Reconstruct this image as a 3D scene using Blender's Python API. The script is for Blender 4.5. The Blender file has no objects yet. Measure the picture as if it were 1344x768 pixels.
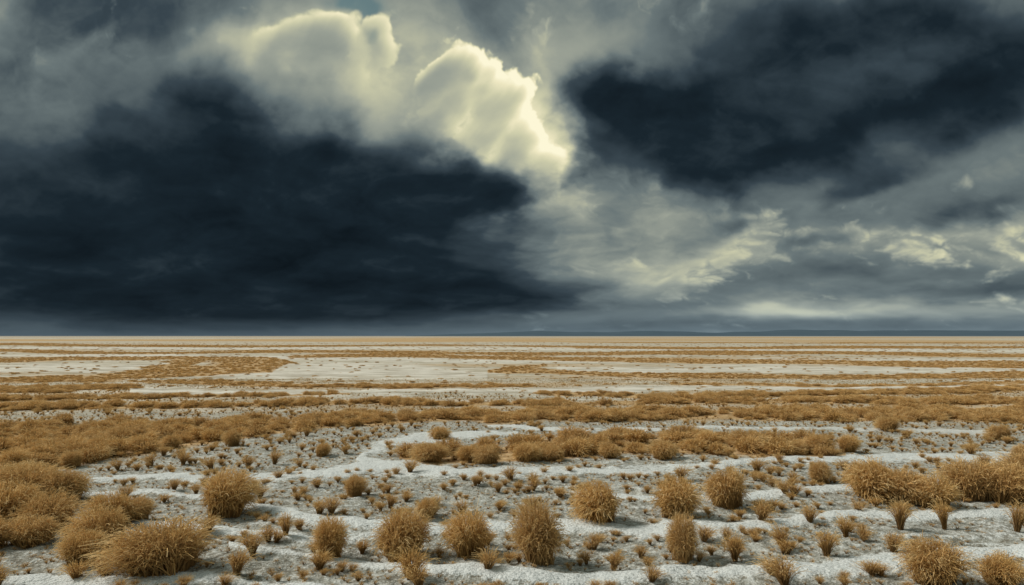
import bpy, math, random
import numpy as np
from mathutils import Vector
random.seed(7); rng=np.random.default_rng(7)
scene=bpy.context.scene
scene.view_settings.view_transform='Standard'
scene.view_settings.look='None'
scene.view_settings.exposure=0
F=896.0; H=2.5; CX=672.0; HY=441.0   # survey: focal (px), eye height (m), horizon row

# ------------------------------------------------------------ node DSL
class G:
    def __init__(s,nt): s.nt=nt
    def node(s,t,**k):
        n=s.nt.nodes.new(t)
        for a,b in k.items(): setattr(n,a,b)
        return n
    def put(s,sock,v):
        if isinstance(v,S): s.nt.links.new(v.o,sock)
        else: sock.default_value=v
    def m(s,op,a,b=None,c=None,clamp=False):
        n=s.node('ShaderNodeMath',operation=op,use_clamp=clamp)
        s.put(n.inputs[0],a)
        if b is not None: s.put(n.inputs[1],b)
        if c is not None: s.put(n.inputs[2],c)
        return S(s,n.outputs[0])
    def vm(s,op,a,b=None,sc=None):
        n=s.node('ShaderNodeVectorMath',operation=op)
        s.put(n.inputs[0],a)
        if b is not None: s.put(n.inputs[1],b)
        if sc is not None: s.put(n.inputs['Scale'],sc)
        return S(s,n.outputs['Value'] if op in('LENGTH','DOT_PRODUCT') else n.outputs[0])
    def noise(s,v,scale,detail=6,rough=0.55):
        n=s.node('ShaderNodeTexNoise')
        s.put(n.inputs['Vector'],v); n.inputs['Scale'].default_value=scale
        n.inputs['Detail'].default_value=detail; n.inputs['Roughness'].default_value=rough
        return S(s,n.outputs[0])
    def sm(s,v,a,b,lo=0.0,hi=1.0):
        n=s.node('ShaderNodeMapRange',interpolation_type='SMOOTHSTEP')
        s.put(n.inputs[0],v)
        for i,q in enumerate((a,b,lo,hi)): s.put(n.inputs[i+1],q)
        return S(s,n.outputs[0])
    def mixc(s,f,a,b,bt='MIX'):
        n=s.node('ShaderNodeMix',data_type='RGBA',blend_type=bt); s.put(n.inputs[0],f); s.put(n.inputs[6],a); s.put(n.inputs[7],b)
        return S(s,n.outputs[2])
    def ramp(s,f,stops):
        n=s.node('ShaderNodeValToRGB'); s.put(n.inputs[0],f)
        e=n.color_ramp.elements
        while len(e)<len(stops): e.new(0.5)
        for i,(p,c) in enumerate(stops): e[i].position=p; e[i].color=c
        return S(s,n.outputs[0])
    def comb(s,x,y,z):
        n=s.node('ShaderNodeCombineXYZ')
        for i,q in enumerate((x,y,z)): s.put(n.inputs[i],q)
        return S(s,n.outputs[0])
    def sep(s,v):
        n=s.node('ShaderNodeSeparateXYZ'); s.put(n.inputs[0],v)
        return [S(s,o) for o in n.outputs]
class S:
    def __init__(s,g,o): s.g=g; s.o=o
    def __add__(s,b): return s.g.m('ADD',s,b)
    __radd__=__add__
    def __mul__(s,b): return s.g.m('MULTIPLY',s,b)
    __rmul__=__mul__
    def __sub__(s,b): return s.g.m('SUBTRACT',s,b)
    def __rsub__(s,b): return s.g.m('SUBTRACT',b,s)

# ------------------------------------------------------------ numpy noise
_perm=rng.permutation(65536)
def vnoise(x,y,seed=0):
    xi=np.floor(x).astype(np.int64); yi=np.floor(y).astype(np.int64); fx=x-xi; fy=y-yi
    fx=fx*fx*(3-2*fx); fy=fy*fy*(3-2*fy)
    def h(a,b): return _perm[(_perm[(a+seed*131)&65535]+b)&65535]/65535.0
    return (h(xi,yi)*(1-fx)+h(xi+1,yi)*fx)*(1-fy)+(h(xi,yi+1)*(1-fx)+h(xi+1,yi+1)*fx)*fy
def fbm(x,y,oct=4,seed=0):
    r=0;a=0.5;s=0
    for i in range(oct):
        r=r+a*vnoise(x*2**i+17.3*i,y*2**i-9.1*i,seed+i); s+=a; a*=0.5
    return r/s
_ga=np.linspace(0,2*np.pi,65536,endpoint=False); _gx=np.cos(_ga).astype(np.float32); _gy=np.sin(_ga).astype(np.float32)
_perm32=_perm.astype(np.int32)
def perlin(x,y,seed):
    xf=np.floor(x); yf=np.floor(y); xi=xf.astype(np.int32)+seed*131; yi=yf.astype(np.int32)
    fx=(x-xf).astype(np.float32); fy=(y-yf).astype(np.float32)
    u=fx*fx*fx*(fx*(fx*6-15)+10); v=fy*fy*fy*(fy*(fy*6-15)+10)
    def gr(a,b,ox,oy):
        h=_perm32[(_perm32[(xi+a)&65535]+yi+b)&65535]
        return _gx[h]*(fx-ox)+_gy[h]*(fy-oy)
    a=gr(0,0,0,0); b=gr(1,0,1,0); c=gr(0,1,0,1); d=gr(1,1,1,1)
    return 1.5*((a*(1-u)+b*u)*(1-v)+(c*(1-u)+d*u)*v)
def pf(x,y,octv,seed,gain=0.5,billow=False):
    r=0;a=1.0;s=0
    c,sn=math.cos(0.6),math.sin(0.6)
    for i in range(octv):
        n=perlin(x,y,seed+i)
        r=r+a*(np.abs(n)*2-0.5 if billow else n); s+=a; a*=gain
        x,y=(x*c-y*sn)*2.03+11.7,(x*sn+y*c)*2.03-5.3
    return r/s*1.6
def sstep(a,b,v):
    t=np.clip((v-a)/(b-a),0,1); return t*t*(3-2*t)
def lin(c):
    c=np.asarray(c,float)/255.0
    return np.where(c<=0.04045,c/12.92,((c+0.055)/1.055)**2.4)
RAMP=[(0.0,(12,20,26)),(0.15,(26,38,46)),(0.3,(57,70,78)),(0.48,(106,118,119)),(0.64,(154,160,148)),(0.80,(206,205,171)),(0.92,(238,231,194)),(1.0,(253,247,215))]
def colorize(L):
    L=np.clip(L,0,1); ps=[p for p,_ in RAMP]; cs=lin(np.array([c for _,c in RAMP]))
    return np.stack([np.interp(L,ps,cs[:,k]) for k in range(3)],-1)

# ------------------------------------------------------------ storm sky, computed over azimuth x elevation
AZM=math.radians(62); ELM=math.radians(50); W_,H_=2304,928
az=np.linspace(-AZM,AZM,W_)[None,:]; el=np.linspace(0,ELM,H_)[:,None]
x=(CX+F*np.tan(az)+0*el).astype(np.float32); y=(HY-F*np.tan(el)/np.cos(az)).astype(np.float32)
v=HY-y; V=400*np.log(1+v/100)
hzd=np.clip(v/160,0.06,1)
wx=pf(x/300,V/240,5,10)*50; wy=pf(x/300+40,V/240,5,20)*40*hzd
fxw=pf(x/80,V/70,5,30)*20; fyw=pf(x/80+9,V/70,5,40)*18*hzd
X1=x+wx+fxw; Y1=y+wy+fyw
def gb(lst,X=None,Y=None,pw=1.0):
    X=X1 if X is None else X; Y=Y1 if Y is None else Y
    r=np.zeros_like(x)
    for (cx,cy,rx,ry,rot,amp) in lst:
        a=math.radians(rot); dx=X-cx; dy=Y-cy
        p=(dx*math.cos(a)-dy*math.sin(a))/rx; q=(dx*math.sin(a)+dy*math.cos(a))/ry
        r+=amp*np.exp(-((p*p+q*q)**pw))
    return r
def march(rho,up,right,n,k):
    s=np.zeros_like(rho)
    for i in range(1,n+1):
        s+=np.roll(rho,(-up*i,-right*i),(0,1))
    return np.exp(-k*s/n)
X2=x+fxw; Y2=y+fyw
nb=pf(X1/230,(V+wy+fyw)/150,8,50); nm=pf(X1/95,(V+wy+fyw)/70,7,60,0.55)
streak=pf((X1*0.9-Y1*0.35)/260,(Y1*0.9+X1*0.30)/75,8,70,0.55)
L=0.43+gb([(600,150,260,210,0,0.18),(750,240,130,160,-35,0.28),(330,105,120,55,20,0.22),(840,235,130,90,-20,0.24),(840,330,150,55,5,0.30),(520,150,80,90,0,0.12),
   (420,60,120,80,0,0.18),(15,20,60,40,0,0.22),(150,20,180,60,0,-0.17),(60,110,200,60,0,-0.10),(650,5,110,40,0,-0.10),(740,50,70,70,30,0.06),
   (1090,280,240,60,-5,-0.02),(1200,318,130,26,10,0.20),(1330,335,90,22,10,0.18),(1170,407,260,13,1,0.28),(1040,412,90,7,0,0.14),(1290,230,110,40,10,0.08),
   (720,412,230,30,0,-0.06),(1100,432,400,12,0,-0.06),(600,430,500,12,0,-0.06)])
L+=nb*0.10+nm*0.06+streak*0.05
pb=pf((x+fxw*1.0)/130,(y+fyw*1.0)/110,8,80,0.52,True)
ps=pf((x+fxw*1.3)/64,(V*0.8+fyw*1.3)/50,7,95,0.5,True)
pc=pf((x+fxw*0.7)/78,(y+fyw*0.7)/70,7,105,0.5,True)
def body(L,dens,vis,e0,e1,lo,hi,k,up,right,n):
    rho=np.clip(dens,0,1)
    # two differently aimed marches avoid visible shafts
    lit=0.40*march(rho,up,max(right-1,1),n,k)+0.25*march(rho,max(up-2,1),right+1,n,k)+0.35*march(rho,2,2,5,k*0.9)
    a=sstep(e0,e1,dens)*np.clip(vis,0,1)
    return L*(1-a)+(lo+(hi-lo)*lit)*a
reg=gb([(790,300,110,65,15,0.8),(880,325,130,48,5,0.8),(1180,330,180,28,8,0.6),(840,215,90,75,0,0.55),(945,300,60,36,10,0.45),(860,375,160,24,0,0.4),(1330,350,80,30,0,0.5)])
L=body(L,reg*0.95-0.42+ps*0.40+pb*0.2,1.0,-0.05,0.50,0.54,0.95,2.4,3,4,8)
reg=gb([(900,300,150,70,5,0.6),(1180,305,180,36,8,0.45)])
L=body(L,reg*0.95-0.42+pf((x+fxw)/105+7,(V*0.8+fyw)/80,6,160,0.5,True)*0.55,1.0,-0.05,0.55,0.46,0.84,2.4,4,3,8)
def heads(lst):
    X=x+fxw*0.8; Y=y+fyw*0.8; f=np.zeros_like(x)
    for (cx,cy,r,amp) in lst: 
        q=np.clip(1-((X-cx)**2+(Y-cy)**2)/(r*r),0,1); f=1-(1-f)*(1-amp*q)
    return f
t1=heads([(372,66,46,.7),(405,48,46,.8),(438,56,44,.8),(462,80,40,.7),(395,110,80,.7),(450,130,80,.6),(345,95,55,.5)])
L=body(L,t1-0.30+pb*0.22+pc*0.36,gb([(412,60,92,60,10,1.2)]),0.0,0.34,0.56,0.97,2.3,3,3,9)
t2=heads([(497,36,28,.9),(512,54,30,.8),(487,60,34,.7),(505,90,60,.5)])
L=body(L,t2-0.30+pb*0.12+ps*0.25,gb([(497,42,44,44,0,1.3)]),0.0,0.30,0.56,0.93,2.2,3,3,9)
t4=heads([(520,110,70,.6),(545,150,80,.7),(560,195,80,.7),(600,150,100,.7),(640,230,80,.7),(700,290,80,.8),(750,330,80,.8)])
L=body(L,t4-0.25+pb*0.34+pc*0.30,gb([(570,150,120,90,-20,0.9),(735,300,90,80,-30,0.7)]),0.0,0.6,0.54,0.88,2.3,4,4,10)
t3=heads([(586,112,42,.8),(612,96,42,.9),(645,102,46,.95),(666,134,46,.9),(684,170,46,.9),(702,206,42,.85),(708,248,36,.6),(560,140,60,.6),(610,150,80,.8),(650,200,70,.75)])
L=body(L,t3-0.36+pb*0.24+pc*0.52,gb([(640,130,105,80,-25,1.4),(692,205,52,56,-30,1.1)],X2,Y2,1.2),0.0,0.34,0.52,1.12,2.2,4,4,9)
L+=gb([(655,120,60,45,-35,0.06),(640,155,110,80,-30,0.05),(860,250,120,90,0,0.03)])
# heavy dark decks
keep=gb([(650,155,80,72,-20,0.8),(712,225,34,50,-20,0.45)],X2,Y2,1.5)
D=gb([(200,300,430,140,3,1.35),(530,280,170,92,-6,0.95),(648,244,75,34,14,0.65),(340,390,430,60,0,1.0),(90,170,260,80,8,0.5),(330,195,150,60,-20,0.45),(400,115,50,20,-30,0.2),(150,70,120,35,-25,0.25),
      (1130,120,320,85,14,1.15),(900,165,200,55,-12,0.95),(930,225,80,80,20,0.75),(800,120,100,34,-5,0.65),(1250,40,240,100,0,0.8),(1000,40,220,55,0,0.55),(1290,175,160,60,15,0.6),
      (1290,290,150,30,8,0.75),(980,322,90,14,5,0.45),(1090,335,90,14,10,0.5),(1180,368,240,17,3,0.8),(630,390,130,22,0,0.5),(1100,262,170,26,12,0.6),(920,400,160,9,0,0.35)])-keep
Dn=D+nb*0.26+nm*0.20+streak*0.17
al=sstep(0.12,1.02,Dn)
roll=pf((X1*0.95-Y1*0.2)/190+3,(V*0.9+X1*0.12+wy)/95,8,170,0.55)
inner=0.34-0.20*sstep(0.6,1.5,Dn)+streak*0.085+nb*0.05+nm*0.04+roll*0.08
rho=np.clip(Dn-0.3,0,1); inner+=0.16*(march(rho,-3,-3,8,2.0)*sstep(700,1000,x)+march(rho,4,2,8,2.0)*(1-sstep(600,900,x)))-0.03
inner+=gb([(1130,95,170,34,18,0.10),(1040,150,80,24,30,0.05),(1290,200,120,30,20,0.08),(90,140,200,40,5,0.06),(160,30,200,60,0,0.05),(400,340,60,40,0,0.03)])
inner-=gb([(380,370,300,60,0,0.05),(300,230,200,60,0,0.03)])
L=L*(1-al)+inner*al
L+=0.012*pf(X1/24,(V+fyw)/20,4,120)
hz=np.exp(-v/17.0); azn=sstep(350,1000,x)
L=L*(1-hz*0.85)+hz*0.85*(0.38+0.18*azn)
L=np.clip(L,0,1)
gapm=gb([(455,14,34,28,-40,1.3),(478,40,20,20,0,0.7)],pw=1.5)*(1-sstep(0.62,0.76,L))*(1-al)
C=colorize(L)
bl=(np.exp(-v/34.0)*0.6)[...,None]; lum=C.mean(-1,keepdims=True)
C=C*(1-bl)+bl*lum*np.array([0.66,1.0,1.30])
px=np.ones((H_,W_,4),np.float32); px[...,:3]=C; px[...,3]=1
def mkimg(nm,arr):
    h,w_=arr.shape[:2]
    im=bpy.data.images.new(nm,w_,h,alpha=False,float_buffer=True); im.colorspace_settings.name='Non-Color'
    im.pixels.foreach_set(arr.astype(np.float32).ravel()); im.update(); im.pack(); return im
imF=mkimg("storm_cloud_map",px)
gp=np.ones((H_//2,W_//2,4),np.float32); gp[...,:3]=np.clip(gapm[::2,::2],0,1)[...,None]
imG=mkimg("cloud_gap_map",gp)
az2=np.linspace(-math.pi,math.pi,1024)[None,:]; el2=np.linspace(0,math.pi/2,256)[:,None]
ax=np.sin(az2)*(math.pi/2-el2); ay=np.cos(az2)*(math.pi/2-el2)
w1=pf(ax*2,ay*2,4,130)*0.3
L2=0.58+0.16*pf(ax*1.6+w1,ay*1.6-w1,6,140)+0.08*pf(ax*5+w1,ay*5,5,150)
L2=L2*(1-np.exp(-el2/0.05)*0.5)+np.exp(-el2/0.05)*0.5*0.45
px2=np.ones((256,1024,4),np.float32); px2[...,:3]=colorize(L2); imB=mkimg("overcast_map",px2)

SUN_EL=math.radians(43); SUN_AZ=math.radians(-75)
w=bpy.data.worlds.new("World"); scene.world=w; w.use_nodes=True
nt=w.node_tree; nt.nodes.clear(); g=G(nt)
tc=g.node('ShaderNodeTexCoord'); dx,dy,dz=g.sep(S(g,tc.outputs['Generated']))
A_=g.m('ARCTAN2',dx,dy); E_=g.m('MAXIMUM',g.m('ARCSINE',dz),0.0)
def tex(im,u,vv):
    n=g.node('ShaderNodeTexImage',image=im,extension='EXTEND',interpolation='Cubic'); g.put(n.inputs[0],g.comb(u,vv,0.0)); return S(g,n.outputs[0])
uf=A_*(0.5/AZM)+0.5; vf=E_*(1/ELM)
front=tex(imF,uf,vf); gapt=tex(imG,uf,vf); backc=tex(imB,A_*(0.5/math.pi)+0.5,E_*(2/math.pi))
SKY=g.node('ShaderNodeTexSky'); SKY.sky_type='NISHITA'; SKY.sun_disc=False; SKY.sun_elevation=SUN_EL; SKY.sun_rotation=SUN_AZ; SKY.ozone_density=0.3; SKY.dust_density=2.0
blue=g.vm('MULTIPLY',S(g,SKY.outputs[0]),(0.040,0.058,0.045))
fm=g.m('MAXIMUM',g.sm(g.m('ABSOLUTE',A_),math.radians(43),math.radians(60)),g.sm(E_,math.radians(31),math.radians(48)))
col=g.mixc(gapt*0.8,front,blue); col=g.mixc(fm,col,backc)
bgN=g.node('ShaderNodeBackground'); g.put(bgN.inputs[0],col); bgN.inputs[1].default_value=1.0
out=g.node('ShaderNodeOutputWorld'); nt.links.new(bgN.outputs[0],out.inputs[0])
w.cycles.sampling_method='MANUAL'; w.cycles.sample_map_resolution=512

# ------------------------------------------------------------ sun
sd=bpy.data.lights.new("sun","SUN"); sd.energy=3.4; sd.angle=math.radians(7); sd.color=(1.0,0.92,0.81)
so=bpy.data.objects.new("sun",sd); scene.collection.objects.link(so)
sv=Vector((math.sin(SUN_AZ)*math.cos(SUN_EL),math.cos(SUN_AZ)*math.cos(SUN_EL),math.sin(SUN_EL)))
so.rotation_euler=sv.to_track_quat('Z','Y').to_euler(); so.location=sv*50

# ------------------------------------------------------------ field layout
def tocoord(X,Y):
    Ys=np.maximum(Y,0.8); return CX+F*X/Ys, HY+F*H/Ys
GRASS=[
 [(-600,604,42),(0,590,30),(150,578,22),(300,566,14),(450,554,9),(560,550,8),(672,548,7),(900,545,6.5),(1100,545,6.5),(1344,547,7.5),(2000,550,10)],
 [(525,600,3),(560,601,10),(620,597,13),(700,591,13),(800,585,11),(900,586,12),(1000,591,12),(1060,594,9),(1110,597,4)],
 [(-600,514,6),(0,512,5),(120,511,4.5),(185,510,1)],
 [(-600,497,4),(0,499,3.5),(110,497,5),(170,492,7),(230,487,8),(300,483,8),(355,479,7),(385,476,1)],
 [(-600,472,3),(0,474,3),(150,471,2.4),(250,470,3),(350,473,4),(388,477,1)],
 [(140,495,1),(175,489,6),(215,481,6),(245,476,4),(275,472,1)],
 [(170,501,1),(260,502,2.4),(400,505,2.6),(560,508,2),(700,508,1)],
 [(640,488,1),(668,488,5),(705,487,6),(760,491,3.4),(1000,494,3),(1344,492,3),(2000,492,3)],
 [(640,487,1),(665,484,3.5),(690,481,3.5),(718,479,1)],
 [(380,469,2.4),(520,467,2.4),(672,470,2.8),(900,475,3),(1344,479,4),(2000,480,3)],
 [(700,517,1),(900,520,2.2),(1100,517,2.6),(1344,511,3.5),(2000,510,3)],
 [(880,503,1),(1100,506,2),(1344,502,2.6),(2000,500,3)],
 [(-600,461,1.8),(0,460,1.8),(200,464,1.8),(400,461,2),(700,465,1.6),(900,463,2),(1344,467,2),(2000,467,1.6)],
 [(-600,454,1),(0,452,1.2),(300,455,1.4),(600,453,1.4),(900,457,1.6),(1344,456,1.6),(2000,457,1)],
 [(-600,448,.8),(300,447,.8),(900,449,1),(1344,450,1),(2000,450,1)],
 [(500,531,1),(700,530,2.4),(1000,527,3),(1344,528,3),(2000,527,3)],
 [(-600,546,4),(0,540,3),(200,534,2.4),(420,529,2),(560,528,1)],
 [(-600,526,2),(0,525,2),(200,521,1.6),(460,518,1)],
]
SALT=[
 [(-600,636,5),(0,632,4.5),(200,627,4.5),(330,629,5),(450,620,6),(500,611,5)],
 [(468,606,6),(478,596,7),(500,586,7),(540,579,5),(600,573,3),(680,568,2)],
 [(470,604,6),(488,613,8),(540,621,8),(640,623,7),(760,620,5),(900,615,4),(1010,607,4),(1150,602,4),(1344,601,4)],
 [(-200,655,3.5),(200,650,3.5),(330,666,4),(420,690,5.5),(560,695,6),(700,689,5),(850,698,7),(1000,690,6),(1120,675,5),(1344,672,5)],
 [(300,720,3),(500,745,5),(700,762,7),(860,757,8),(1000,749,8),(1150,743,8),(1250,727,7),(1500,722,7)],
 [(-200,690,3),(150,688,4),(300,700,5),(430,716,5),(520,704,2)],
 [(750,650,2),(900,658,4),(1100,641,4),(1344,632,5),(1700,630,4)],
 [(0,770,5),(300,768,6),(500,790,8),(900,800,9)],
 [(900,562,2),(1100,564,2.5),(1344,568,2.5)],
 [(640,560,1.5),(760,566,2.5),(900,563,1.5)],
 [(-600,486,4),(0,485,4),(110,484,5),(190,480,3),(230,476,1)],
 [(250,492,2),(400,488,7),(540,488,8),(640,494,4)],
 [(730,484,3),(900,484,3.5),(1344,485,3.5),(2000,485,3)],
 [(170,514,3),(400,514,4),(700,512,4),(1344,504,3)],
 [(0,457,1.2),(500,457,1.4),(1344,461,1.8),(2000,461,2)],
 [(-600,466,1.6),(200,467,1.8),(600,474,2),(1344,473,2)],
]
def bands(lst,px,py,wob,soft=0.35,wmod=1.0):
    m=np.zeros_like(px)
    for b in lst:
        a=np.array(b,float)
        yc=np.interp(px,a[:,0],a[:,1]); t=np.interp(px,a[:,0],a[:,2],left=0 if a[0,0]>-150 and a[0,0]!=0 else a[0,2],right=0 if a[-1,0]<1340 else a[-1,2])
        d=np.abs(py-yc+wob*np.minimum(t,9))/np.maximum(t*wmod,0.01)
        m=np.maximum(m,(1-sstep(1-soft,1+soft,d))*(t>0.3))
    return m
def masks(X,Y):
    X=np.asarray(X,float); Y=np.asarray(Y,float)
    px,py=tocoord(X,Y)
    R=np.hypot(X,Y)
    front=sstep(1.0,4.0,Y)
    nx=fbm(X/1.7,Y/1.3,4,3)-0.5
    nf=fbm(X/(0.22*Y+2),np.log(np.maximum(Y,1))*9,4,5)-0.5
    wob=np.where(Y<30,nx*1.3,nf*2.8)
    gm=bands(GRASS,px,py,wob,0.4)*front
    wm=np.where(Y<30,0.60+1.0*fbm(X/0.55+8,Y/0.45,3,19),0.6+0.9*fbm(X/5,Y/8,3,18))
    sw=np.where(Y<30,(fbm(X/0.8,Y/0.6,4,9)-0.5)*2.4,nf*2.6)
    sm_=bands(SALT,px,py,sw,0.8,wm)*front*(0.72+0.5*sstep(0.3,0.5,fbm(X/1.3,Y/1.0,3,29)))
    wy_=Y+(fbm(X/60,Y/60,3,11)-0.5)*60
    st=fbm(X/60+3,wy_/8,3,21)
    far=sstep(22,34,R)
    gm2=far*sstep(0.48,0.68,st)*0.5
    st2=fbm(X/420,(Y+(fbm(X/300,Y/300,3,33)-0.5)*300)/120,4,31); gm2=np.maximum(gm2,sstep(160,360,R)*sstep(0.47,0.56,st2)*0.75)
    tr=np.exp(-((py-532)/12.0)**2)*0.45*front
    gm2=np.maximum(gm2,tr)*(1-0.75*np.clip(sm_,0,1))
    ty=Y/0.62+(fbm(X/3.0,Y/2.0,4,41)-0.5)*5.5
    rid=1-np.abs(2*(vnoise(X/5.0,ty,43))-1)
    s2=sstep(0.84,0.98,rid)*(R<32)*0.5*sstep(0.40,0.62,fbm(X/2.5,Y/1.2,3,47))
    return gm,gm2,np.maximum(np.clip(sm_,0,1),s2)

# ------------------------------------------------------------ ground mesh
rows=[0.3,0.8,1.4,2.0,2.6,3.2,3.8,4.3,4.7]
p=450.0
while p>22: rows.append(F*H/p); p-=1.15 
r=rows[-1]
while r<32000: r*=1.03; rows.append(r)
rows=np.array(rows)
angs=np.concatenate([np.radians(np.arange(-48,48,0.10)),np.radians(np.arange(48,312,1.5))])
R,A=np.meshgrid(rows,angs,indexing='ij')
X=R*np.sin(A); Y=R*np.cos(A)
gm,gm2,sl=masks(X,Y)
def gz(x,y):
    x=np.array(x);y=np.array(y); nr_=1-sstep(30,60,np.hypot(x,y))
    return ((fbm(x/0.9,y/0.9,4,51)-0.5)*0.10+(fbm(x/5,y/4,3,55)-0.5)*0.14)*nr_
near=1-sstep(30,60,R)
Z=gz(X,Y)+near*((fbm(X/0.16,Y/0.16,3,53)-0.5)*0.055*(1-sstep(12,24,R))*(1-0.4*sl)+sl*0.04)
nr,na=R.shape
co=np.stack([X,Y,Z],-1).reshape(-1,3)
co=np.vstack([co,[[0,0,0]]])
i=np.arange(nr-1)[:,None]*na; j=np.arange(na)[None,:]; j2=(j+1)%na
quads=np.stack([(i+j),(i+na+j),(i+na+j2),(i+j2)],-1).reshape(-1,4)[:, ::-1]
tris=np.stack([np.arange(na),(np.arange(na)+1)%na,np.full(na,nr*na)],-1)[:, ::-1]
me=bpy.data.meshes.new("ground")
me.vertices.add(len(co)); me.vertices.foreach_set('co',co.astype(np.float32).ravel())
nl=quads.size+tris.size; me.loops.add(nl); me.loops.foreach_set('vertex_index',np.concatenate([quads.ravel(),tris.ravel()]).astype(np.int32))
ls=np.concatenate([np.arange(len(quads))*4,quads.size+np.arange(len(tris))*3]).astype(np.int32)
me.polygons.add(len(ls)); me.polygons.foreach_set('loop_start',ls)
me.update(calc_edges=True); me.validate()
me.polygons.foreach_set('use_smooth',np.ones(len(me.polygons),bool))
for nm_,arr in (('grass',np.maximum(gm,gm2)),('salt',sl)):
    a=me.attributes.new(nm_,'FLOAT','POINT'); a.data.foreach_set('value',np.append(arr.ravel(),0).astype(np.float32))
if me.polygons[5000].normal.z<0: me.flip_normals()
go=bpy.data.objects.new("ground",me); scene.collection.objects.link(go)
mt=bpy.data.materials.new("salt_flat_soil"); mt.use_nodes=True; nt=mt.node_tree; nt.nodes.clear(); g=G(nt)
geo=g.node('ShaderNodeNewGeometry'); pos=S(g,geo.outputs['Position'])
def attr(nm):
    n=g.node('ShaderNodeAttribute',attribute_name=nm); return S(g,n.outputs['Fac'])
ga=attr('grass'); sa=attr('salt')
dist=g.vm('LENGTH',pos)
n1=g.noise(pos,1.3,5,0.6); n2=g.noise(pos,10,4,0.65); n3=g.noise(pos,45,3,0.7)
vr=g.node('ShaderNodeTexVoronoi'); g.put(vr.inputs['Vector'],pos); vr.inputs['Scale'].default_value=22; crust=S(g,vr.outputs['Distance'])
nearM=g.sm(dist,32.0,15.0)
soil=g.ramp(n2*0.55+n1*0.45,[(0.34,(0.15,0.14,0.11,1)),(0.48,(0.28,0.285,0.25,1)),(0.62,(0.46,0.48,0.455,1))])
rowN=g.noise(g.vm('MULTIPLY',pos,(0.12,0.8,1.0)),1.0,7,0.72)
fn=g.noise(g.vm('MULTIPLY',pos,(0.35,1.0,1.0)),1.2,6,0.7)
farsoil=g.ramp(fn*0.55+rowN*0.45,[(0.38,(0.25,0.205,0.13,1)),(0.5,(0.46,0.43,0.345,1)),(0.60,(0.70,0.685,0.61,1))])
base=g.mixc(nearM,farsoil,soil)
salt=g.mixc(g.sm(n3,0.30,0.60),(0.46,0.50,0.505,1),(0.76,0.82,0.84,1))
farsalt=g.mixc(g.sm(rowN*0.5+fn*0.5,0.40,0.56),(0.42,0.395,0.33,1),(0.74,0.735,0.68,1))
salt=g.mixc(nearM,farsalt,salt)
sf=g.sm(sa*0.85+(n2-0.5)*1.4+(n3-0.5)*0.9,0.18,0.68)
base=g.mixc(sf*(nearM*0.22+0.68),base,salt)
speck=g.sm(n3*0.65+n2*0.35,0.50,0.57)*0.6
base=g.mixc(speck*nearM,base,(0.68,0.73,0.73,1))
dk=g.sm(n3*0.6+n2*0.4,0.47,0.40)*0.5
dk=dk*(1.0-sf*0.6)
base=g.mixc(dk*nearM,base,(0.13,0.115,0.085,1))
straw=g.ramp(g.noise(pos,3.0,5,0.7),[(0.35,(0.27,0.155,0.06,1)),(0.5,(0.46,0.30,0.13,1)),(0.65,(0.65,0.47,0.25,1))])
gfac=g.sm(ga+(g.noise(g.vm('MULTIPLY',pos,(0.5,1,1)),0.9,5,0.7)-0.5)*0.7,0.15,0.80)
base=g.mixc(gfac*0.88,base,straw)
base=g.mixc(g.sm(dist,350.0,4000.0)*0.72,base,(0.29,0.30,0.295,1))  # distance haze painted into the base colour; far ground fades to grey
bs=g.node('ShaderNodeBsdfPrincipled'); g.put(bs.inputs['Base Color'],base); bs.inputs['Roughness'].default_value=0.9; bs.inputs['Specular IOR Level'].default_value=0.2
bp=g.node('ShaderNodeBump'); bp.inputs['Strength'].default_value=0.85; bp.inputs['Distance'].default_value=0.045
g.put(bp.inputs['Height'],n2*0.9+n3*0.5-crust*0.3); nt.links.new(bp.outputs[0],bs.inputs['Normal'])
o=g.node('ShaderNodeOutputMaterial'); nt.links.new(bs.outputs[0],o.inputs[0])
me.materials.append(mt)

# ------------------------------------------------------------ grass material
gmt=bpy.data.materials.new("dry_straw"); gmt.use_nodes=True; nt=gmt.node_tree; nt.nodes.clear(); g=G(nt)
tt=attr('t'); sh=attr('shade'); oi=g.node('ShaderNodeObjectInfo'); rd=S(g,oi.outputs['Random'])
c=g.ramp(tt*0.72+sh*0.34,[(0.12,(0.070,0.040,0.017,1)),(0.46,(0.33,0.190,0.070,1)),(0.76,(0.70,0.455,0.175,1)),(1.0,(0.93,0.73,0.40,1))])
c=g.mixc(rd*0.30,c,(0.46,0.32,0.17,1))
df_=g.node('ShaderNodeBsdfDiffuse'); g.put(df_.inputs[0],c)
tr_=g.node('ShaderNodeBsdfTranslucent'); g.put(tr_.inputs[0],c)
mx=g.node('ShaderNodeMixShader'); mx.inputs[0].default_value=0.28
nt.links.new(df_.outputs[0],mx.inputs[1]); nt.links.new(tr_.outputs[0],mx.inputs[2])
o=g.node('ShaderNodeOutputMaterial'); nt.links.new(mx.outputs[0],o.inputs[0])

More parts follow.
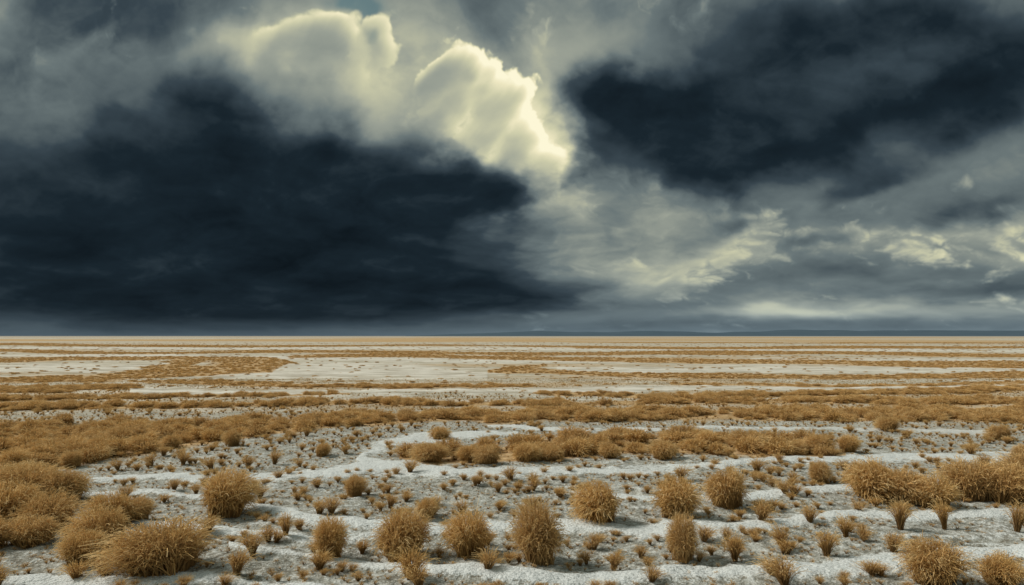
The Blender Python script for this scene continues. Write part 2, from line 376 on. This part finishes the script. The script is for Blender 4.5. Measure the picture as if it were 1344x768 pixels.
# ------------------------------------------------------------ tuft generator (unit width 1, height ~0.6)
def tuft(name,N,K,wid,seeds,seed,sparse=False,seedsize=0.016,curl=1.0):
    r=np.random.default_rng(seed)
    ph=r.uniform(0,2*np.pi,N)
    cz=r.uniform(-0.6,1.0,N) if not sparse else r.uniform(0.1,1.0,N)
    sr=np.sqrt(1-cz**2)
    dirs=np.stack([sr*np.cos(ph),sr*np.sin(ph),cz],1)
    lob=r.normal(size=(12,3)); lob/=np.linalg.norm(lob,axis=1)[:,None]
    rad=1.0+(np.maximum(0,dirs@lob.T-0.72)*r.uniform(-1.1,0.9,12)).sum(1)
    rad*=(1.0-0.38*r.uniform(0,1,N)**1.3) if not sparse else r.uniform(0.5,1.15,N)
    stray=r.uniform(0,1,N)<0.03; rad=np.where(stray,rad*1.15,rad)
    tip=np.stack([dirs[:,0]*0.46*rad,dirs[:,1]*0.46*rad,0.29+dirs[:,2]*0.31*rad],1)
    tip[:,2]=np.maximum(tip[:,2],0.03); tip[:,0]+=0.06*tip[:,2]/0.5
    br=0.20 if not sparse else 0.06
    q=r.uniform(0,1,N)**0.5*br
    b=np.stack([q*np.cos(ph+r.normal(0,0.6,N)),q*np.sin(ph+r.normal(0,0.6,N)),np.full(N,-0.02)],1)
    ctl=b+(tip-b)*np.array([0.35,0.35,0.75])+np.array([0,0,0.10])+r.normal(0,0.03,(N,3))
    u=np.linspace(0,1,K)[None,:,None]
    path=(1-u)**2*b[:,None]+2*u*(1-u)*ctl[:,None]+u**2*tip[:,None]
    ang=r.uniform(0,6.28,(N,1,1)); fr_=r.uniform(5,9,(N,1,1)); amp=curl*0.026*r.uniform(0.3,1.3,(N,1,1))
    e1=r.normal(size=(N,1,3)); e1/=np.linalg.norm(e1,axis=2,keepdims=True); e2=r.normal(size=(N,1,3)); e2/=np.linalg.norm(e2,axis=2,keepdims=True)
    path=path+(e1*np.sin(fr_*u+ang)+e2*np.cos(fr_*u+ang))*amp*u**1.5+r.normal(0,0.03,(N,1,3))*np.clip(u-0.5,0,1)*2
    dro=r.uniform(0.0,0.06,(N,1)); path[:,:,2]-=dro*np.clip((u[:,:,0]-0.7)/0.3,0,1)**2
    path[:,1:,2]=np.maximum(path[:,1:,2],0.005)
    tan=np.gradient(path,axis=1); rv=r.normal(size=(N,1,3)); side=np.cross(tan,rv); side/=np.linalg.norm(side,axis=2,keepdims=True)+1e-9
    wd=(wid*r.uniform(0.6,1.4,N)[:,None]*np.linspace(1.0,0.4,K)[None,:])[:,:,None]
    Vv=np.stack([path-side*wd/2,path+side*wd/2],2).reshape(-1,3)
    base=(np.arange(N)*K*2)[:,None]; k=np.arange(K-1)[None,:]*2
    Fq=np.stack([base+k,base+k+1,base+k+3,base+k+2],-1).reshape(-1,4)
    shade=r.uniform(0,1,N)
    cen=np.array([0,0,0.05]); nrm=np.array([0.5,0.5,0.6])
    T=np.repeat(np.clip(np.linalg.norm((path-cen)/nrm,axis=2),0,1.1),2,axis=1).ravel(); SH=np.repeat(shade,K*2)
    if seeds:
        bi=r.integers(0,N,seeds); uu=r.uniform(0.6,1.0,seeds); f=uu*(K-1); i0=np.minimum(f.astype(int),K-2); fr=(f-i0)[:,None]
        c=path[bi,i0]*(1-fr)+path[bi,i0+1]*fr+r.normal(0,0.006,(seeds,3))
        a1=r.normal(size=(seeds,3)); a1/=np.linalg.norm(a1,axis=1)[:,None]; a2=np.cross(a1,r.normal(size=(seeds,3))); a2/=np.linalg.norm(a2,axis=1)[:,None]
        s=seedsize*r.uniform(0.5,1.3,seeds)[:,None]
        V2=np.stack([c-a1*s,c+a2*s*0.5,c+a1*s,c-a2*s*0.5],1).reshape(-1,3)
        F2=len(Vv)+np.arange(seeds)[:,None]*4+np.arange(4)[None,:]
        Vv=np.vstack([Vv,V2]); Fq=np.vstack([Fq,F2])
        T=np.append(T,np.repeat(np.clip(np.linalg.norm((c-cen)/nrm,axis=1),0,1.1),4)); SH=np.append(SH,np.repeat(r.uniform(0.2,1.2,seeds),4))
    m=bpy.data.meshes.new(name); m.from_pydata(Vv.tolist(),[],Fq.tolist())
    for nm,arr in (('t',T),('shade',SH)):
        a=m.attributes.new(nm,'FLOAT','POINT'); a.data.foreach_set('value',arr.astype(np.float32))
    m.materials.append(gmt); return m
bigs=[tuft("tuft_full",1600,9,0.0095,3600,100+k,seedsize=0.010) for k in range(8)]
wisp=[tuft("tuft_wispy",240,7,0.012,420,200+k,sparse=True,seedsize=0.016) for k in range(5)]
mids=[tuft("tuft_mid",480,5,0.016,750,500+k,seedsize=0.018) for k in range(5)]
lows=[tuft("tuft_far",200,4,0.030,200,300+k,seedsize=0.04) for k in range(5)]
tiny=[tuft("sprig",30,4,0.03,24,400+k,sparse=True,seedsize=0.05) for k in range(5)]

HERO=[(296,685,95,64,0),(30,672,125,58,0),(80,668,84,50,0),(5,700,115,58,0),(60,706,95,50,0),(150,700,85,48,0),(135,735,95,60,0),(108,755,74,48,0),(215,774,160,74,0),(40,728,84,38,0),(-20,735,90,50,0),(20,650,90,40,0),(180,690,50,34,0),
(433,740,54,62,0),(525,740,90,70,0),(618,738,82,64,0),(708,748,80,88,0),(785,692,82,58,0),(888,684,76,56,0),(955,669,70,56,0),(896,740,52,66,0),
(1150,660,90,56,0),(1185,664,80,50,0),(1228,670,70,44,0),(1275,660,100,56,0),(1320,664,100,56,0),(1360,655,110,60,0),(1182,698,42,46,1),(1228,775,94,66,0),(1310,772,70,40,0),(1085,732,42,40,1),(965,740,42,40,1),(465,656,36,32,0),
(307,588,28,24,0),(422,602,25,20,0),(1167,568,36,22,0),(1315,580,36,22,0),(577,577,34,20,0),(566,611,62,27,0),(690,609,46,26,0),(640,612,46,26,0),(615,610,36,24,0),(727,605,36,22,0),(870,606,46,26,0),(800,603,36,22,0),
(980,592,60,26,0),(1075,598,52,28,0),(1112,596,36,24,0),(930,594,42,26,0),(1045,598,30,22,0),(560,682,36,28,0),(606,676,32,20,1),(435,682,38,26,1),(375,714,34,40,1),(540,772,70,48,1),(332,738,48,34,1),(1000,690,42,34,1),
(1077,634,36,32,0),(700,647,26,22,1),(1028,722,36,36,1),(1110,706,36,28,1),(1240,696,32,42,1),(1335,702,38,48,1),(1172,727,44,32,1),(1030,775,64,44,1),(325,616,26,20,1),(240,612,28,20,1),(155,618,26,16,1),(95,612,34,24,0),(15,616,40,28,0),
(50,606,36,24,0),(130,596,36,24,0),(185,592,34,22,0),(225,588,30,20,0),(1344,610,36,28,0),(1275,600,28,18,1),
(360,612,24,20,1),(285,640,26,18,1),(805,752,34,30,1),(780,724,34,24,1),(640,762,50,30,1),(100,772,50,30,1),(310,768,50,40,1),(700,672,30,20,1),(512,672,28,24,1),(1063,690,34,26,1),(1320,752,50,30,1),(855,768,40,26,1)]
for (x0,y0,wp,hp,kd) in HERO:
    d=F*H/(y0-HY); s=d/F; X0=(x0-CX)*s; sz=wp*s
    Yc=d+sz*0.33
    zz=float(gz([X0*Yc/d],[Yc])[0])
    ob=bpy.data.objects.new("dry_grass_tuft",random.choice(bigs if kd==0 else wisp))
    ob.location=(X0*Yc/d,Yc,zz); ob.scale=(sz*1.05,sz*1.05,hp*s/0.60); ob.rotation_euler=(random.uniform(-.08,.08),random.uniform(0.0,.14),random.uniform(0,6.28))
    scene.collection.objects.link(ob)

# ------------------------------------------------------------ instanced masses
def scatter(name,protos,pts,scl,zadd=0.0):
    coll=bpy.data.collections.new(name+"_plants")
    for k,m in enumerate(protos):
        coll.objects.link(bpy.data.objects.new("%s_plant_%d"%(name,k),m))
    n=len(pts); m=bpy.data.meshes.new(name)
    zz=gz(pts[:,0],pts[:,1])+zadd
    m.vertices.add(n); m.vertices.foreach_set('co',np.column_stack([pts,zz]).astype(np.float32).ravel())
    a=m.attributes.new('rot','FLOAT_VECTOR','POINT'); a.data.foreach_set('vector',np.column_stack([rng.normal(0,.07,n),rng.normal(0.04,.07,n),rng.uniform(0,6.28,n)]).astype(np.float32).ravel())
    a=m.attributes.new('scl','FLOAT_VECTOR','POINT'); a.data.foreach_set('vector',scl.astype(np.float32).ravel())
    a=m.attributes.new('vi','INT','POINT'); a.data.foreach_set('value',rng.integers(0,len(protos),n).astype(np.int32))
    ob=bpy.data.objects.new(name,m); scene.collection.objects.link(ob)
    ng=bpy.data.node_groups.new(name,'GeometryNodeTree')
    ng.interface.new_socket('Geometry',in_out='INPUT',socket_type='NodeSocketGeometry'); ng.interface.new_socket('Geometry',in_out='OUTPUT',socket_type='NodeSocketGeometry')
    N=ng.nodes.new; L_=ng.links.new
    gi=N('NodeGroupInput'); gout=N('NodeGroupOutput'); iop=N('GeometryNodeInstanceOnPoints'); ci=N('GeometryNodeCollectionInfo')
    ci.inputs['Collection'].default_value=coll; ci.inputs['Separate Children'].default_value=True; ci.inputs['Reset Children'].default_value=True
    def na_(nm,t):
        q=N('GeometryNodeInputNamedAttribute'); q.data_type=t; q.inputs['Name'].default_value=nm; return q.outputs[0]
    L_(gi.outputs[0],iop.inputs['Points']); L_(ci.outputs[0],iop.inputs['Instance']); iop.inputs['Pick Instance'].default_value=True
    L_(na_('vi','INT'),iop.inputs['Instance Index']); L_(na_('rot','FLOAT_VECTOR'),iop.inputs['Rotation']); L_(na_('scl','FLOAT_VECTOR'),iop.inputs['Scale'])
    L_(iop.outputs[0],gout.inputs[0])
    md=ob.modifiers.new('scatter','NODES'); md.node_group=ng
    return ob
def sample(n,d0,d1,power,spread=1.0):
    u=rng.uniform(0,1,n); k=power+1
    d=(d0**k+u*(d1**k-d0**k))**(1/k) if abs(k)>1e-6 else d0*(d1/d0)**u
    return np.column_stack([rng.uniform(-spread,spread,n)*d,d])
P0=sample(20000,11.5,34,0.6); G0,_,_=masks(P0[:,0],P0[:,1])
brk=sstep(0.34,0.52,fbm(P0[:,0]/1.1,P0[:,1]/1.1,3,88))
P0=P0[rng.uniform(0,1,len(P0))<sstep(0.35,0.95,G0)*np.where(P0[:,1]>18.5,0.62,0.34)*(0.25+0.75*brk)]
s=rng.uniform(0.30,0.90,len(P0))
scatter("dry_grass_band",mids,P0,np.column_stack([s,s,s*rng.uniform(0.75,1.05,len(P0))*np.clip(1.2-P0[:,1]/45,0.5,1)]),-0.03)
P1=sample(130000,30,260,-0.2); G1,G1b,_=masks(P1[:,0],P1[:,1]); P1=P1[rng.uniform(0,1,len(P1))<np.maximum(sstep(0.3,0.9,G1)*0.65,G1b*0.05+0.02)]
s=rng.uniform(0.25,0.65,len(P1))*np.clip(P1[:,1]/80,0.8,1.5)
scatter("distant_dry_grass",lows,P1,np.column_stack([s*1.5,s*1.1,0.19*rng.uniform(0.5,1.3,len(P1))]),-0.03)
P2=sample(7800,4.5,34,0.7); G2,_,S2=masks(P2[:,0],P2[:,1]); P2=P2[(rng.uniform(0,1,len(P2))>S2*0.85)&(fbm(P2[:,0]/1.5,P2[:,1]/1.5,3,77)>0.34)]
s=0.10+rng.gamma(2.0,0.055,len(P2)); s=np.minimum(s,0.45)*np.clip(1.35-P2[:,1]/36,0.45,1)
scatter("small_grass_tufts",wisp,P2,np.column_stack([s,s,s*rng.uniform(0.7,1.1,len(P2))]),0.0)
P3=sample(46000,4.5,40,0.5); _,_,S3=masks(P3[:,0],P3[:,1]); P3=P3[(rng.uniform(0,1,len(P3))>S3*0.92)]
s=rng.uniform(0.04,0.13,len(P3))
scatter("dry_sprigs",tiny,P3,np.column_stack([s,s,s*0.7]),0.0)

# ------------------------------------------------------------ distant hills
vs=[];fs=[]
n=260
for k in range(n):
    a=math.radians(-9+k*75/n); u=k/n
    hgt=(float(fbm(np.array([k/38.0]),np.array([2.2]),4,91)[0])*130+float(fbm(np.array([k/9.0]),np.array([7.2]),3,92)[0])*26)*min(1,u*6)
    hgt=max(hgt,0)
    for (rr,hh) in ((8300,-4),(8800,hgt*0.45),(9400,hgt),(10500,-4)):
        vs.append((rr*math.sin(a),rr*math.cos(a),hh))
for k in range(n-1):
    for q in range(3): fs.append((k*4+q,(k+1)*4+q,(k+1)*4+q+1,k*4+q+1))
hm=bpy.data.meshes.new("distant_hills"); hm.from_pydata(vs,[],fs); 
for p_ in hm.polygons: p_.use_smooth=True
hmat=bpy.data.materials.new("hazy_hill"); hmat.use_nodes=True; nt=hmat.node_tree; b=nt.nodes['Principled BSDF']; g=G(nt)
geo=g.node('ShaderNodeNewGeometry'); hp_=S(g,geo.outputs['Position'])
g.put(b.inputs['Base Color'],g.mixc(g.noise(hp_,0.003,5,0.6),(0.06,0.095,0.13,1),(0.09,0.13,0.165,1))); b.inputs['Roughness'].default_value=1.0; b.inputs['Specular IOR Level'].default_value=0  # bluish aerial haze is put into the hill colour itself
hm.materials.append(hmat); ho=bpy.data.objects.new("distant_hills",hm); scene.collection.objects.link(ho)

# ------------------------------------------------------------ camera
cd=bpy.data.cameras.new("camera"); cd.lens=24; cd.sensor_width=36; cd.shift_y=57/1344; cd.clip_start=0.1; cd.clip_end=80000
co_=bpy.data.objects.new("camera",cd); co_.location=(0,0,H); co_.rotation_euler=(math.radians(90),0,0)
scene.collection.objects.link(co_); scene.camera=co_
print("instances",len(P0),len(P1),len(P2),len(P3),"ground",len(co))
